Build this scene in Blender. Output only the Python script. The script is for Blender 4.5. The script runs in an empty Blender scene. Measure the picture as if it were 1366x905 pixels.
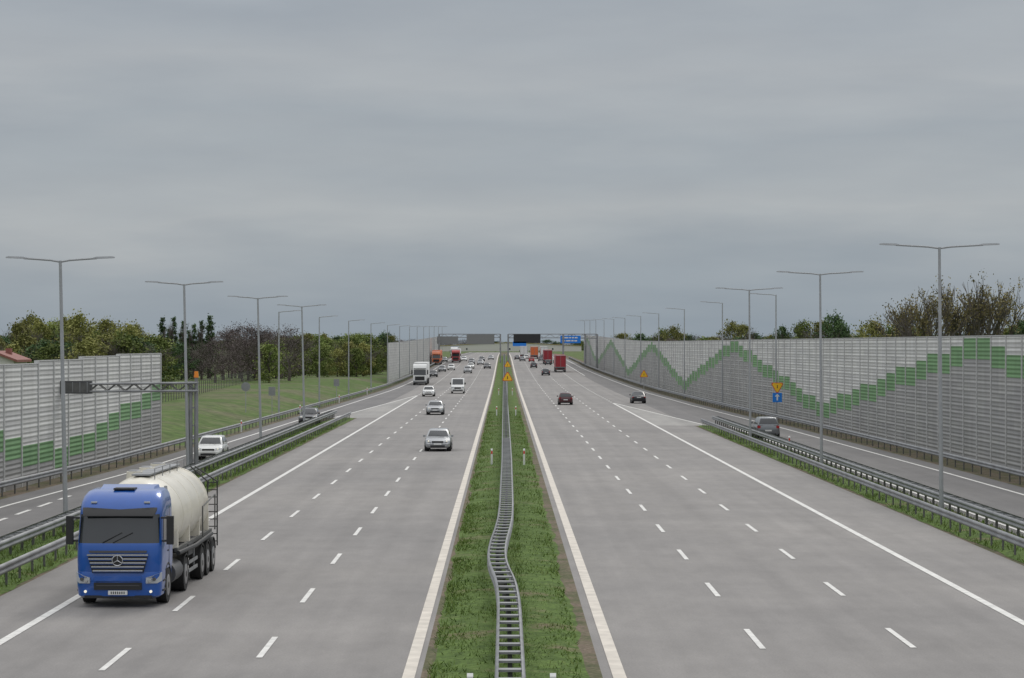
import bpy, bmesh, math, random
import numpy as np
from mathutils import Vector, Matrix
random.seed(7); rng=np.random.default_rng(7)
F=3173.0; H=7.4; VX=672.0; HY=460.0
def zg(y):
    t=min(max((y-350)/600.0,0),1)
    return 3.2*t*t*(3-2*t)
def solveY(py,z=0):
    y=40.0
    while y<3000:
        if HY+F*(H-z-zg(y))/y<=py: return y
        y+=0.5
    return y
def PX(px,Y): return (px-VX)*Y/F
def ZP(py,Y): return H-(py-HY)*Y/F
def interp(tab,y):
    if y<=tab[0][0]: return tab[0][1]
    for (a,b),(c,d) in zip(tab,tab[1:]):
        if y<=c: return b+(d-b)*(y-a)/(c-a)
    return tab[-1][1]
scene=bpy.context.scene
COL=scene.collection
# ---------------------------------------------------------------- materials
MATS={}
def mat(name,col,rough=.6,metal=0,var=0.0,vscale=3.0,emis=0,coat=0,spec=.5,stretch=(1,1,1),bump=0):
    if name in MATS: return MATS[name]
    m=bpy.data.materials.new(name); m.use_nodes=True
    nt=m.node_tree; b=nt.nodes['Principled BSDF']
    b.inputs['Base Color'].default_value=(*col,1)
    b.inputs['Roughness'].default_value=rough
    b.inputs['Metallic'].default_value=metal
    b.inputs['Specular IOR Level'].default_value=spec
    if coat: b.inputs['Coat Weight'].default_value=coat; b.inputs['Coat Roughness'].default_value=.05
    if emis:
        b.inputs['Emission Color'].default_value=(*col,1); b.inputs['Emission Strength'].default_value=emis
    if var or bump:
        tc=nt.nodes.new('ShaderNodeTexCoord'); mp=nt.nodes.new('ShaderNodeMapping')
        mp.inputs['Scale'].default_value=stretch
        n=nt.nodes.new('ShaderNodeTexNoise'); n.inputs['Scale'].default_value=vscale; n.inputs['Detail'].default_value=5
        nt.links.new(tc.outputs['Object'],mp.inputs[0]); nt.links.new(mp.outputs[0],n.inputs['Vector'])
        mr=nt.nodes.new('ShaderNodeMapRange'); mr.inputs[1].default_value=.3; mr.inputs[2].default_value=.7
        mr.inputs[3].default_value=1-var; mr.inputs[4].default_value=1+var
        nt.links.new(n.outputs['Fac'],mr.inputs[0])
        vm=nt.nodes.new('ShaderNodeVectorMath'); vm.operation='SCALE'
        vm.inputs[0].default_value=col; nt.links.new(mr.outputs[0],vm.inputs['Scale'])
        nt.links.new(vm.outputs[0],b.inputs['Base Color'])
        if bump:
            bp=nt.nodes.new('ShaderNodeBump'); bp.inputs['Strength'].default_value=bump; bp.inputs['Distance'].default_value=.03
            nt.links.new(n.outputs['Fac'],bp.inputs['Height']); nt.links.new(bp.outputs[0],b.inputs['Normal'])
    MATS[name]=m; return m
def nodes(name):
    m=bpy.data.materials.new(name); m.use_nodes=True
    return m,m.node_tree,m.node_tree.nodes['Principled BSDF']
def N(nt,t,**k):
    n=nt.nodes.new(t)
    for a,b in k.items(): setattr(n,a,b)
    return n
def noise(nt,vec,scale,detail=4,sc=(1,1,1),rough=.5):
    mp=N(nt,'ShaderNodeMapping'); mp.inputs['Scale'].default_value=sc
    nt.links.new(vec,mp.inputs[0]); n=N(nt,'ShaderNodeTexNoise')
    n.inputs['Scale'].default_value=scale; n.inputs['Detail'].default_value=detail; n.inputs['Roughness'].default_value=rough
    nt.links.new(mp.outputs[0],n.inputs['Vector']); return n.outputs['Fac']
def ramp(nt,fac,stops):
    r=N(nt,'ShaderNodeValToRGB'); e=r.color_ramp.elements
    while len(e)<len(stops): e.new(.5)
    for i,(p,c) in enumerate(stops):
        e[i].position=p; e[i].color=(*c,1)
    nt.links.new(fac,r.inputs[0]); return r.outputs['Color']
def mixc(nt,fac,a,b,mode='MIX'):
    m=N(nt,'ShaderNodeMix',data_type='RGBA',blend_type=mode)
    if isinstance(fac,(int,float)): m.inputs[0].default_value=fac
    else: nt.links.new(fac,m.inputs[0])
    for s,v in ((6,a),(7,b)):
        if isinstance(v,tuple): m.inputs[s].default_value=(*v,1)
        else: nt.links.new(v,m.inputs[s])
    return m.outputs[2]
def asphalt(name,base,spread=.1):
    m,nt,b=nodes(name)
    tc=N(nt,'ShaderNodeTexCoord').outputs['Object']
    f1=noise(nt,tc,1,4,(.9,.012,1)); f2=noise(nt,tc,.06,5); f3=noise(nt,tc,18,4,rough=.7)
    f4=noise(nt,tc,1,3,(.02,.25,1)); f5=noise(nt,tc,.9,6,(1,.35,1),.7)
    lo=tuple(c*(1-spread) for c in base); hi=tuple(c*(1+spread) for c in base)
    c=ramp(nt,f1,[(.3,lo),(.7,hi)])
    for f,a,bb,s0 in ((f2,(.86,.86,.87),(1.08,1.07,1.06),.3),(f3,(.8,.8,.8),(1.16,1.16,1.16),.25),(f4,(.95,.95,.95),(1.03,1.03,1.03),.35),(f5,(.9,.9,.9),(1.06,1.06,1.055),.35)):
        c=mixc(nt,1,c,ramp(nt,f,[(s0,a),(1-s0,bb)]),'MULTIPLY')
    nt.links.new(c,b.inputs['Base Color']); b.inputs['Roughness'].default_value=.85
    bp=N(nt,'ShaderNodeBump'); bp.inputs['Strength'].default_value=.25; bp.inputs['Distance'].default_value=.01
    nt.links.new(f3,bp.inputs['Height']); nt.links.new(bp.outputs[0],b.inputs['Normal'])
    return m
def grassmat(name,g1,g2,dry,dryamt=.55,scale=1.0):
    m,nt,b=nodes(name)
    tc=N(nt,'ShaderNodeTexCoord').outputs['Object']
    f1=noise(nt,tc,1.4*scale,6,rough=.7); f2=noise(nt,tc,.35*scale,6,rough=.7); f3=noise(nt,tc,9*scale,3)
    c=ramp(nt,f1,[(.35,g1),(.65,g2)])
    d=ramp(nt,f2,[(dryamt,(0,0,0)),(dryamt+.12,(1,1,1))])
    c=mixc(nt,d,c,dry)
    c3=ramp(nt,f3,[(.3,(.65,.65,.65)),(.7,(1.3,1.3,1.3))])
    c=mixc(nt,1,c,c3,'MULTIPLY')
    nt.links.new(c,b.inputs['Base Color']); b.inputs['Roughness'].default_value=.9; b.inputs['Specular IOR Level'].default_value=.15
    bp=N(nt,'ShaderNodeBump'); bp.inputs['Strength'].default_value=.6; bp.inputs['Distance'].default_value=.08
    nt.links.new(f1,bp.inputs['Height']); nt.links.new(bp.outputs[0],b.inputs['Normal'])
    return m
def leafmat(name,c1,c2,c3,sc=.6,rv=.3):
    m,nt,b=nodes(name)
    g=N(nt,'ShaderNodeNewGeometry'); oi=N(nt,'ShaderNodeObjectInfo')
    f=noise(nt,g.outputs['Position'],sc,4,rough=.7)
    c=ramp(nt,f,[(.32,c1),(.5,c2),(.68,c3)])
    mr=N(nt,'ShaderNodeMapRange'); mr.inputs[3].default_value=1-rv; mr.inputs[4].default_value=1+rv
    nt.links.new(oi.outputs['Random'],mr.inputs[0])
    vm=N(nt,'ShaderNodeVectorMath',operation='SCALE'); nt.links.new(c,vm.inputs[0]); nt.links.new(mr.outputs[0],vm.inputs['Scale'])
    nt.links.new(vm.outputs[0],b.inputs['Base Color']); b.inputs['Roughness'].default_value=.8; b.inputs['Specular IOR Level'].default_value=.2
    return m
def wallmat(name,col,seam=.7):
    m,nt,b=nodes(name)
    tc=N(nt,'ShaderNodeTexCoord').outputs['Object']
    s=N(nt,'ShaderNodeSeparateXYZ'); nt.links.new(tc,s.inputs[0])
    def sinw(period,lo,hi,a,bv):
        m1=N(nt,'ShaderNodeMath',operation='MULTIPLY'); m1.inputs[1].default_value=2*math.pi/period; nt.links.new(s.outputs['Z'],m1.inputs[0])
        m2=N(nt,'ShaderNodeMath',operation='SINE'); nt.links.new(m1.outputs[0],m2.inputs[0])
        mr=N(nt,'ShaderNodeMapRange'); nt.links.new(m2.outputs[0],mr.inputs[0])
        mr.inputs[1].default_value=lo; mr.inputs[2].default_value=hi; mr.inputs[3].default_value=a; mr.inputs[4].default_value=bv
        return mr.outputs[0],m2.outputs[0]
    r1,h1=sinw(.25,-1,1,.87,1.07); r2,h2=sinw(.5,-1,-.7,seam,1)
    f=noise(nt,tc,.25,5,(1,1,.4)); f2=noise(nt,tc,1,3,(1.5,1.5,.15))
    c=ramp(nt,f,[(.3,tuple(x*.92 for x in col)),(.7,tuple(x*1.06 for x in col))])
    for r in (r1,r2):
        vm=N(nt,'ShaderNodeVectorMath',operation='SCALE'); nt.links.new(c,vm.inputs[0]); nt.links.new(r,vm.inputs['Scale']); c=vm.outputs[0]
    c=mixc(nt,1,c,ramp(nt,f2,[(.3,(.9,.9,.89)),(.7,(1.04,1.04,1.04))]),'MULTIPLY')
    sn=N(nt,'ShaderNodeVectorMath',operation='SNAP'); sn.inputs[1].default_value=(1000,4,.5); nt.links.new(tc,sn.inputs[0])
    wn=N(nt,'ShaderNodeTexWhiteNoise',noise_dimensions='3D'); nt.links.new(sn.outputs[0],wn.inputs['Vector'])
    c=mixc(nt,1,c,ramp(nt,wn.outputs['Value'],[(0,(.92,.92,.93)),(1,(1.06,1.06,1.05))]),'MULTIPLY')
    nt.links.new(c,b.inputs['Base Color']); b.inputs['Roughness'].default_value=.75
    bp=N(nt,'ShaderNodeBump'); bp.inputs['Strength'].default_value=.5; bp.inputs['Distance'].default_value=.04
    nt.links.new(h1,bp.inputs['Height']); nt.links.new(bp.outputs[0],b.inputs['Normal'])
    return m
M_ROAD=asphalt('road_surface',(.248,.236,.226))
M_SLIP=asphalt('slip_surface',(.165,.159,.157))
M_GORE=asphalt('gore_surface',(.32,.31,.295))
M_PAINT=mat('road_paint',(.66,.65,.62),.7,var=.16,vscale=2.5)
M_PAINT2=mat('edge_paint',(.6,.55,.48),.7,var=.16,vscale=1.5)
M_GRASS=grassmat('median_grass',(.06,.10,.022),(.12,.185,.045),(.17,.145,.085),.55)
M_FIELD=grassmat('field_grass',(.07,.115,.027),(.105,.155,.042),(.13,.135,.07),.48,.12)
M_VERGE=grassmat('verge_soil',(.09,.095,.05),(.13,.125,.07),(.17,.135,.10),.45)
M_BLADE=leafmat('grass_blades',(.07,.12,.022),(.125,.19,.04),(.19,.225,.075),1.2,.05)
M_STEEL=mat('galvanised_steel',(.27,.275,.28),.55,.45,var=.2,vscale=1.2)
M_STEELD=mat('weathered_steel',(.13,.13,.125),.6,.4,var=.2)
M_POST=mat('lamp_pole_metal',(.36,.37,.38),.5,.3,var=.08)
M_TYRE=mat('tyre_rubber',(.018,.018,.018),.85)
M_RIM=mat('rim_metal',(.35,.35,.36),.35,.8)
M_GLASS=mat('car_glass',(.02,.024,.028),.08,0,spec=.8)
M_BLACK=mat('black_plastic',(.02,.02,.021),.55)
M_GREY=mat('grey_plastic',(.08,.08,.083),.6)
M_CHROME=mat('chrome',(.6,.61,.63),.2,.9)
M_LAMPG=mat('headlight_glass',(.45,.47,.49),.12)
M_LIT=mat('lit_headlight',(1,.93,.75),.3,emis=.5)
M_RED=mat('tail_light_red',(.35,.012,.01),.3)
M_PLATE=mat('plate_white',(.7,.7,.68),.5)
M_WHITE=mat('white_plastic',(.7,.7,.68),.5)
M_REDP=mat('reflector_red',(.6,.05,.03),.4)
M_YEL=mat('sign_yellow',(.85,.5,.02),.5); M_ORG=mat('sign_orange',(.8,.25,.02),.5)
M_BLUE=mat('sign_blue',(.01,.19,.66),.5)
# ---------------------------------------------------------------- mesh builder
class MB:
    def __init__(s): s.v=[]; s.f=[]; s.m=[]; s.mats=[]
    def mi(s,m):
        if m not in s.mats: s.mats.append(m)
        return s.mats.index(m)
    def face(s,pts,m):
        b=len(s.v); s.v+= [tuple(p) for p in pts]; s.f.append(tuple(range(b,b+len(pts)))); s.m.append(s.mi(m))
    def box(s,c,d,m,rot=0):
        b=len(s.v); x,y,z=[k/2 for k in d]; cr,sr=math.cos(rot),math.sin(rot)
        for dz in(-z,z):
            for dx,dy in((-x,-y),(x,-y),(x,y),(-x,y)):
                s.v.append((c[0]+dx*cr-dy*sr,c[1]+dx*sr+dy*cr,c[2]+dz))
        k=s.mi(m)
        for f in((3,2,1,0),(4,5,6,7),(0,1,5,4),(1,2,6,5),(2,3,7,6),(3,0,4,7)):
            s.f.append(tuple(b+i for i in f)); s.m.append(k)
    def loft(s,rings,m,caps=True,closed=True,mf=None):
        b=len(s.v); n=len(rings[0]); k=s.mi(m)
        for r in rings: s.v+=[tuple(p) for p in r]
        for i in range(len(rings)-1):
            for j in range(n if closed else n-1):
                j2=(j+1)%n
                s.f.append((b+i*n+j,b+i*n+j2,b+(i+1)*n+j2,b+(i+1)*n+j))
                mm=mf(i,j) if mf else None
                s.m.append(s.mi(mm) if mm else k)
        if caps and closed:
            s.f.append(tuple(b+j for j in reversed(range(n)))); s.m.append(k)
            o=b+(len(rings)-1)*n
            s.f.append(tuple(o+j for j in range(n))); s.m.append(k)
    def tube(s,p0,p1,r0,r1,m,n=8,caps=True):
        p0=Vector(p0);p1=Vector(p1);d=(p1-p0)
        if d.length<1e-6: return
        d.normalize(); a=d.orthogonal().normalized(); c=d.cross(a)
        R=[[p+ (a*math.cos(t)+c*math.sin(t))*r for t in [2*math.pi*i/n for i in range(n)]] for p,r in((p0,r0),(p1,r1))]
        s.loft(R,m,caps)
    def path(s,pts,r,m,n=6):
        for a,b in zip(pts,pts[1:]): s.tube(a,b,r,r,m,n)
    def mesh(s,name,angle=35,fix=True):
        me=bpy.data.meshes.new(name); me.from_pydata(s.v,[],s.f)
        for m in s.mats: me.materials.append(m)
        me.polygons.foreach_set('material_index',s.m)
        if fix:
            bm=bmesh.new(); bm.from_mesh(me); bmesh.ops.recalc_face_normals(bm,faces=bm.faces[:]); bm.to_mesh(me); bm.free()
        me.polygons.foreach_set('use_smooth',[True]*len(me.polygons))
        me.set_sharp_from_angle(angle=math.radians(angle)); me.update()
        return me
    def build(s,name,loc=(0,0,0),rot=0,bevel=0,**k):
        o=bpy.data.objects.new(name,s.mesh(name,**k)); COL.objects.link(o); o.location=loc; o.rotation_euler[2]=rot
        if bevel:
            bv=o.modifiers.new('bevel','BEVEL'); bv.width=bevel; bv.segments=2; bv.limit_method='ANGLE'
        return o
def place(me,name,loc,rot=0,sc=1,parent=None):
    o=bpy.data.objects.new(name,me); COL.objects.link(o); o.location=loc; o.rotation_euler[2]=rot
    o.scale=(sc,)*3 if isinstance(sc,(int,float)) else sc
    if parent: o.parent=parent
    return o
def empty(name):
    o=bpy.data.objects.new(name,None); COL.objects.link(o); return o
# ---------------------------------------------------------------- ground & road
def ysteps(a,b,st=5):
    ys=[a]; k=math.floor(a/st)*st+st
    while k<b-1e-6: ys.append(k); k+=st
    ys.append(b); return ys
def strip(mb,m,a,b,xl,xr,dz,st=5):
    fl=xl if callable(xl) else (lambda y:xl); fr=xr if callable(xr) else (lambda y:xr)
    ys=ysteps(a,b,st)
    for y0,y1 in zip(ys,ys[1:]):
        mb.face([(fl(y0),y0,zg(y0)+dz),(fr(y0),y0,zg(y0)+dz),(fr(y1),y1,zg(y1)+dz),(fl(y1),y1,zg(y1)+dz)],m)
Rt=[(0,27.4),(140,26.8),(210,26.0),(290,24.2),(360,23.3),(450,22.8),(620,21.5),(1300,21)]
Lt=[(0,-26),(60,-25.3),(110,-24.2),(140,-22.9),(200,-21.9),(300,-20.6),(400,-19.3),(500,-18.9),(1300,-18.9)]
WRt=[(0,31),(134,29.3),(210,28.3),(293,26.2),(443,24.9),(620,23.4),(1300,23)]
WLt=[(0,-27.5),(60,-26.5),(119,-25.3),(168,-24.3)]
R=lambda y:interp(Rt,y); L=lambda y:interp(Lt,y); WR=lambda y:interp(WRt,y); WL=lambda y:interp(WLt,y)
END=1300
def hl(x,y):
    e=L(y)-1.0
    h=0
    if x<e:
        d=e-x
        s=min(d/9,1); k=max(0,min(1,(y-150)/40))*(1-max(0,min(1,(y-420)/120)))
        h=1.3*s*s*(3-2*s)*k
    return h
def ground():
    xs=sorted(set([-4000,-2500,-1500,-900,-600,-400,-300,-220,-160,-120,-90,-70]+[-60+2*i for i in range(0,19)]+[-22,-20,-10,0,10,20,24,28,32,36,40,50,60,80,120,200,300,500,900,1500,2500,4000]))
    ys=[-60,0,40,80]+[100+10*i for i in range(0,50)]+[600+25*i for i in range(0,20)]+[1100,1200,1300,1500,1800,2200,2800,3600,5000,7000]
    v=[];f=[]
    for y in ys:
        for x in xs:
            v.append((x,y,zg(y)-.08+hl(x,y)))
    n=len(xs)
    for i in range(len(ys)-1):
        for j in range(n-1):
            f.append((i*n+j,i*n+j+1,(i+1)*n+j+1,(i+1)*n+j))
    me=bpy.data.meshes.new('ground'); me.from_pydata(v,[],f); me.materials.append(M_FIELD)
    me.polygons.foreach_set('use_smooth',[True]*len(f))
    o=bpy.data.objects.new('ground',me); COL.objects.link(o)
ground()
mb=MB(); strip(mb,M_ROAD,-20,END,2.1,17.4,0); strip(mb,M_ROAD,-20,END,-14.8,-1.8,0); mb.build('motorway_road',fix=False)
mb=MB()
strip(mb,M_SLIP,-20,217,20.0,R,0); strip(mb,M_SLIP,217,END,17.4,R,0)
strip(mb,M_SLIP,-20,240,L,-18.1,0); strip(mb,M_SLIP,240,END,L,-14.8,0)
mb.build('slip_road',fix=False)
mb=MB()
gl=[(217,18.6),(300,13.95)]; gr=[(240,-17.2),(345,-12.65)]
strip(mb,M_GORE,217,300,13.8,lambda y:interp(gl,y),.006)
strip(mb,M_GORE,240,345,lambda y:interp(gr,y),-12.5,.006)
mb.build('gore_pavement',fix=False)
mb=MB(); strip(mb,M_VERGE,-20,END,R,lambda y:WR(y)+1.5,-.02); strip(mb,M_VERGE,-20,175,lambda y:WL(y)-1,L,-.02)
strip(mb,M_VERGE,175,END,lambda y:L(y)-.9,L,-.02)
mb.build('verge',fix=False)
mb=MB()
def line(x,w,a,b,m=M_PAINT,dz=.012):
    f=x if callable(x) else (lambda y:x)
    strip(mb,m,a,b,lambda y:f(y)-w/2,lambda y:f(y)+w/2,dz)
line(2.58,.3,-20,END,M_PAINT2); line(-2.12,.28,-20,END,M_PAINT2)
line(13.8,.24,-20,300); line(-12.5,.24,-20,345)
line(lambda y:R(y)-1.3,.2,-20,END); line(lambda y:L(y)+1.4,.2,-20,END)
line(lambda y:interp(gl,y),.2,217,300,dz=.014); line(lambda y:interp(gr,y),.2,240,345,dz=.014)
line(20.5,.15,-20,217); line(-18.6,.15,-20,240)
line(lambda y:17.7,.2,520,END);
def dashes(x,ph,a,b,w=.15,ln=4,cyc=12):
    k=ph-cyc*math.floor((ph-a)/cyc)
    while k<b:
        strip(mb,M_PAINT,k-ln/2,k+ln/2,x-w/2,x+w/2,.012,50); k+=cyc
dashes(6.3,59.8,-10,END,.15);dashes(10.0,60,-10,END,.15);dashes(-5.78,58.2,-10,END,.15);dashes(-9.13,56,-10,END,.15)
dashes(13.8,306,303,END,.24,2,6);dashes(-12.5,352,348,END,.24,2,6);dashes(-21.2,60,0,118,.2,3,5)
mb.build('road_markings',fix=False)
def grassstrip(name,a,b,xl,xr,hh=.1,nx=8,st=1):
    ys=ysteps(a,b,st); v=[];f=[]
    fl=xl if callable(xl) else (lambda y:xl); fr=xr if callable(xr) else (lambda y:xr)
    el=er=0
    for y in ys:
        el=el*.6+random.uniform(-.09,.09); er=er*.6+random.uniform(-.09,.09)
        for i in range(nx+1):
            t=i/nx; w=.0
            if 0<t<1: w=hh*math.sin(math.pi*t)**.5+random.uniform(-.02,.02)
            ex=el if t==0 else er if t==1 else 0
            v.append((fl(y)+(fr(y)-fl(y))*t+ex,y,zg(y)+.004+max(w,0)))
    n=nx+1
    for i in range(len(ys)-1):
        for j in range(nx): f.append((i*n+j,i*n+j+1,(i+1)*n+j+1,(i+1)*n+j))
    me=bpy.data.meshes.new(name); me.from_pydata(v,[],f); me.materials.append(M_GRASS)
    me.polygons.foreach_set('use_smooth',[True]*len(f))
    o=bpy.data.objects.new(name,me); COL.objects.link(o)
mb=MB(); strip(mb,M_VERGE,-20,END,-1.85,2.2,.003); strip(mb,M_VERGE,-20,217,17.4,20.0,-.004); strip(mb,M_VERGE,-20,240,-18.1,-14.8,-.004); mb.build('soil_strip',fix=False)
grassstrip('median_grass',-20,900,-1.7,1.9,.1)
grassstrip('verge_grass',-20,216,17.55,lambda y:19.9 if y<200 else 19.9-(y-200)*.06,.08,6)
grassstrip('verge_grass',-20,239,lambda y:-18.0 if y<220 else -18+(y-220)*.06,-14.95,.08,6)
def blades(name,regions):
    P=[]
    for (xa,xb,ya,yb,dens,hmax) in regions:
        n=int((xb-xa)*(yb-ya)*dens)
        x=rng.uniform(xa,xb,n); y=rng.uniform(ya,yb,n)
        keep=(np.sin(x*2.3+np.sin(y*.7)*2)+np.sin(y*.9+x)+rng.normal(0,.8,n))>-.7
        x=x[keep];y=y[keep]; n=len(x)
        a=rng.uniform(0,np.pi,n); w=rng.uniform(.012,.03,n); h=rng.uniform(.05,hmax,n)
        z=.04+np.array([zg(t) for t in y])
        lean=rng.normal(0,.07,(n,2))
        p0=np.stack([x-np.cos(a)*w,y-np.sin(a)*w,z],1);p1=np.stack([x+np.cos(a)*w,y+np.sin(a)*w,z],1)
        p2=np.stack([x+lean[:,0],y+lean[:,1],z+h],1)
        P.append(np.stack([p0,p1,p2],1).reshape(-1,3))
    P=np.concatenate(P); n=len(P)//3
    me=bpy.data.meshes.new(name); me.from_pydata(P.tolist(),[],np.arange(n*3).reshape(-1,3).tolist()); me.materials.append(M_BLADE)
    o=bpy.data.objects.new(name,me); COL.objects.link(o)
blades('grass_tufts',[(-1.7,-.1,44,110,90,.16),(.4,1.8,44,110,60,.14),(-.3,.6,44,110,90,.24),(-1.7,1.8,110,260,30,.2),
  (17.5,19.9,80,200,40,.22),(-18,-14.95,60,220,40,.25)])
# ---------------------------------------------------------------- guardrails
def guardrail(name,fx,a,b,double=0,pitch=2.0,face=1,st=2,rungw=.1):
    mb=MB(); prof=[(0,.76),(.045,.735),(.075,.69),(.07,.65),(.02,.61),(.02,.58),(.07,.54),(.075,.50),(.045,.455),(0,.43)]
    ys=ysteps(a,b,st)
    for sgn,off in ([(1,double/2),(-1,-double/2)] if double else [(face,0)]):
        rings=[]
        for i,y in enumerate(ys):
            rings.append([(fx(y)+off+sgn*(p-.04),y,zg(y)+z) for p,z in prof])
        mb.loft(rings,M_STEEL,caps=False,closed=False)
    y=a+1
    while y<b:
        if double:
            mb.box((fx(y),y,zg(y)+.35),(.1,.06,.7),M_STEELD)
            mb.box((fx(y),y,zg(y)+.70),(double-.06,rungw,.05),M_STEEL)
        else:
            mb.box((fx(y)-face*.1,y,zg(y)+.33),(.06,.1,.68),M_STEELD)
            mb.box((fx(y)-face*.06,y,zg(y)+.6),(.06,.12,.2),M_STEELD)
        y+=pitch
    return mb.build(name,fix=False,angle=60)
med=[(0,.13),(47,.13),(62,.14),(68,.05),(72,-.16),(76,-.23),(81,-.18),(86,-.05),(92,.06),(100,.11),(111,.13),(140,.18),(1300,.2)]
def medx(y):
    return sum(interp(med,y+d) for d in(-2,-1,0,1,2))/5
guardrail('median_guardrail',medx,20,170,.56,1.4,st=1,rungw=.28)
guardrail('median_guardrail',medx,170,900,.56,2.8,st=5,rungw=.28)
guardrail('guardrail',lambda y:17.75,20,214,0,2,-1)
guardrail('guardrail',lambda y:19.7,20,222,.5,2,1)
guardrail('guardrail',lambda y:-15.15,20,236,0,2,1)
guardrail('guardrail',lambda y:-17.2,20,242,.5,2,1)
guardrail('guardrail',lambda y:R(y)+.4,40,800,0,2.5,-1,st=5)
guardrail('guardrail',lambda y:L(y)-.4,40,800,0,2.5,1,st=5)
# ---------------------------------------------------------------- noise barriers
M_WL=wallmat('barrier_light',(.66,.66,.64)); M_WD=wallmat('barrier_grey',(.38,.378,.37)); M_WG=wallmat('barrier_green',(.18,.34,.155),.85)
M_WP=mat('barrier_post',(.52,.52,.51),.6,.1,var=.1)
def barrier(name,fx,a,b,side,top,green,pl=4.0,band=1.3):
    mb=MB(); y=a
    while y<b-.1:
        x0,x1=fx(y),fx(y+pl); ym=y+pl/2; base=zg(ym)
        ang=-math.atan2(x1-x0,pl); xm=(x0+x1)/2
        t=top(ym); g=green(ym)
        g=round(g/.5)*.5 if g is not None else None
        def seg(z0,z1,m):
            if z1-z0>.03: mb.box((xm,ym,base+(z0+z1)/2),(.14,pl-.16,z1-z0),m,ang)
        if g is None: seg(.3,t,M_WL)
        else:
            g0=max(.45,min(g,t-.3)); g1=min(g0+band,t)
            seg(.3,g0,M_WD); seg(g0,g1,M_WG); seg(g1,t,M_WL)
        mb.box((xm,ym,base+.1),(.2,pl-.16,.4),M_GORE,ang)
        mb.box((x0,y,base+t/2),(.26,.15,t+.1),M_WP,ang)
        mb.box((xm,ym,base+t+.03),(.2,pl-.18,.05),M_WP,ang)
        y+=pl
    mb.box((fx(b),b,zg(b)+top(b)/2),(.26,.18,top(b)+.1),M_WP)
    return mb.build(name,fix=False)
def gR(y):
    per=129; p=((y-146)/per)%1; tri=abs(p-.5)*2
    return .9+5.7*tri
barrier('noise_barrier',WR,62,690,1,lambda y:7.9 if y<440 else 7.9+.4*min(1,(y-440)/150),gR)
def tL(y): return 6.35+ (.0 if y<128 else .15 if y<140 else .3)+(.1 if y>152 else 0)
barrier('noise_barrier',WL,60,168,-1,tL,lambda y:.5+abs(y-134)*.092,band=1.1)
WL2=lambda y:interp([(440,-21.3),(760,-20.6)],y)
barrier('noise_barrier',WL2,440,760,-1,lambda y:7.5,lambda y:None)
# ---------------------------------------------------------------- street lamps
def lampmesh(h,arms,lean=0,al=1.0):
    mb=MB()
    mb.tube((0,0,0),(0,0,.5),.13,.12,M_POST,10); mb.tube((0,0,.5),(lean,0,h),.1,.06,M_POST,10)
    mb.box((0,0,.02),(.4,.4,.06),M_STEELD)
    for s in arms:
        p=[(lean,0,h-.05),(lean+s*.5*al,0,h+.02),(lean+s*1.9*al,0,h+.1)]
        mb.path(p,.04,M_POST)
        q=[[(lean+s*(x-1.9+1.9*al),yy,h+.1+.04*(x-1.9)+zz) for yy,zz in((-.13*w,-.02),(.13*w,-.02),(.11*w,.05*w+.01),(-.11*w,.05*w+.01))] for x,w in((1.75,.4),(1.9,1),(2.5,.9),(2.62,.4))]
        mb.loft(q,M_POST)
    return mb.mesh('street_lamp')
LD=lampmesh(11.6,(1,-1),-.08); LDL=lampmesh(10.75,(1,-1),-.22,.78); LSr=lampmesh(12.3,(-1,)); LSl=lampmesh(10.8,(1,),0,.8)
for px in (1256,1096,1001): 
    Y=19.1*F/(px-VX); place(LD,'street_lamp',(19.1,Y,0.05))
place(LD,'street_lamp',(19.1,64,0.05))
for px in (88,251,348,406):
    Y=17.75*F/(VX-px); place(LDL,'street_lamp',(-17.75,Y,0.05))
for px in (1037,964,913,879,855,834,819,806,795,787,780):
    Y=150.0
    while (WR(Y)-.9)*F/Y>px-VX: Y+=1
    place(LSr,'street_lamp',(WR(Y)-.9,Y,zg(Y)))
for Y in (195+45*i for i in range(1,14)):
    place(LSl,'street_lamp',(L(Y)-1.3,Y,zg(Y)+hl(L(Y)-1.3,Y)-.1))
# ---------------------------------------------------------------- signs
def delineator(x,y,red=True):
    mb=MB(); r=[[(-.06,-.03,z),(.06,-.03,z),(.06,.03,z+t),(-.06,.03,z+t)] for z,t in((0,0),(.95,.06))]
    mb.loft(r,M_WHITE)
    if red: mb.box((0,-.032,.78),(.1,.01,.18),M_REDP)
    mb.build('delineator_post',(x,y,zg(y)+.05))
for x,y in ((-.73,145),(1.24,145),(-.73,245),(1.24,245),(-.73,345),(1.24,345)): delineator(x,y)
delineator(-.65,45.9,False); delineator(.95,45.9,False)
delineator(PX(1053,165),165)
for y in (200,250,300,350): delineator(L(y)-.15,y)
def trisign(name,x,y,zc,s,inv=False,blue=False):
    mb=MB(); g=zg(y); zc-=g
    mb.tube((0,.05,0),(0,.05,zc+s*.4),.04,.04,M_POST)
    d=-1 if inv else 1
    def tri(k,yo,m):
        pts=[]
        for a in (90,210,330):
            for da in (-8,8):
                t=math.radians(a+da); pts.append((math.cos(t)*k,yo,d*math.sin(t)*k))
        mb.loft([[(p[0],yo,zc+p[2]) for p in pts],[(p[0],yo+.012,zc+p[2]) for p in pts]],m)
    tri(s*.62,0,M_REDP); tri(s*.52,-.014,M_YEL)
    mb.box((0,-.02,zc),(.07,.01,s*.3),M_BLACK)
    if blue:
        mb.box((0,0,zc-s*1.05),(s*.9,.02,s*.9),M_BLUE)
        mb.box((0,-.015,zc-s*1.12),(s*.14,.01,s*.4),M_WHITE)
        z=zc-s*.95; mb.face([(-s*.25,-.018,z),(s*.25,-.018,z),(0,-.018,z+s*.25)],M_WHITE)
    mb.build(name,(x,y,g))
trisign('warning_sign',PX(677,228),228,ZP(504,228),.85)
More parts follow.
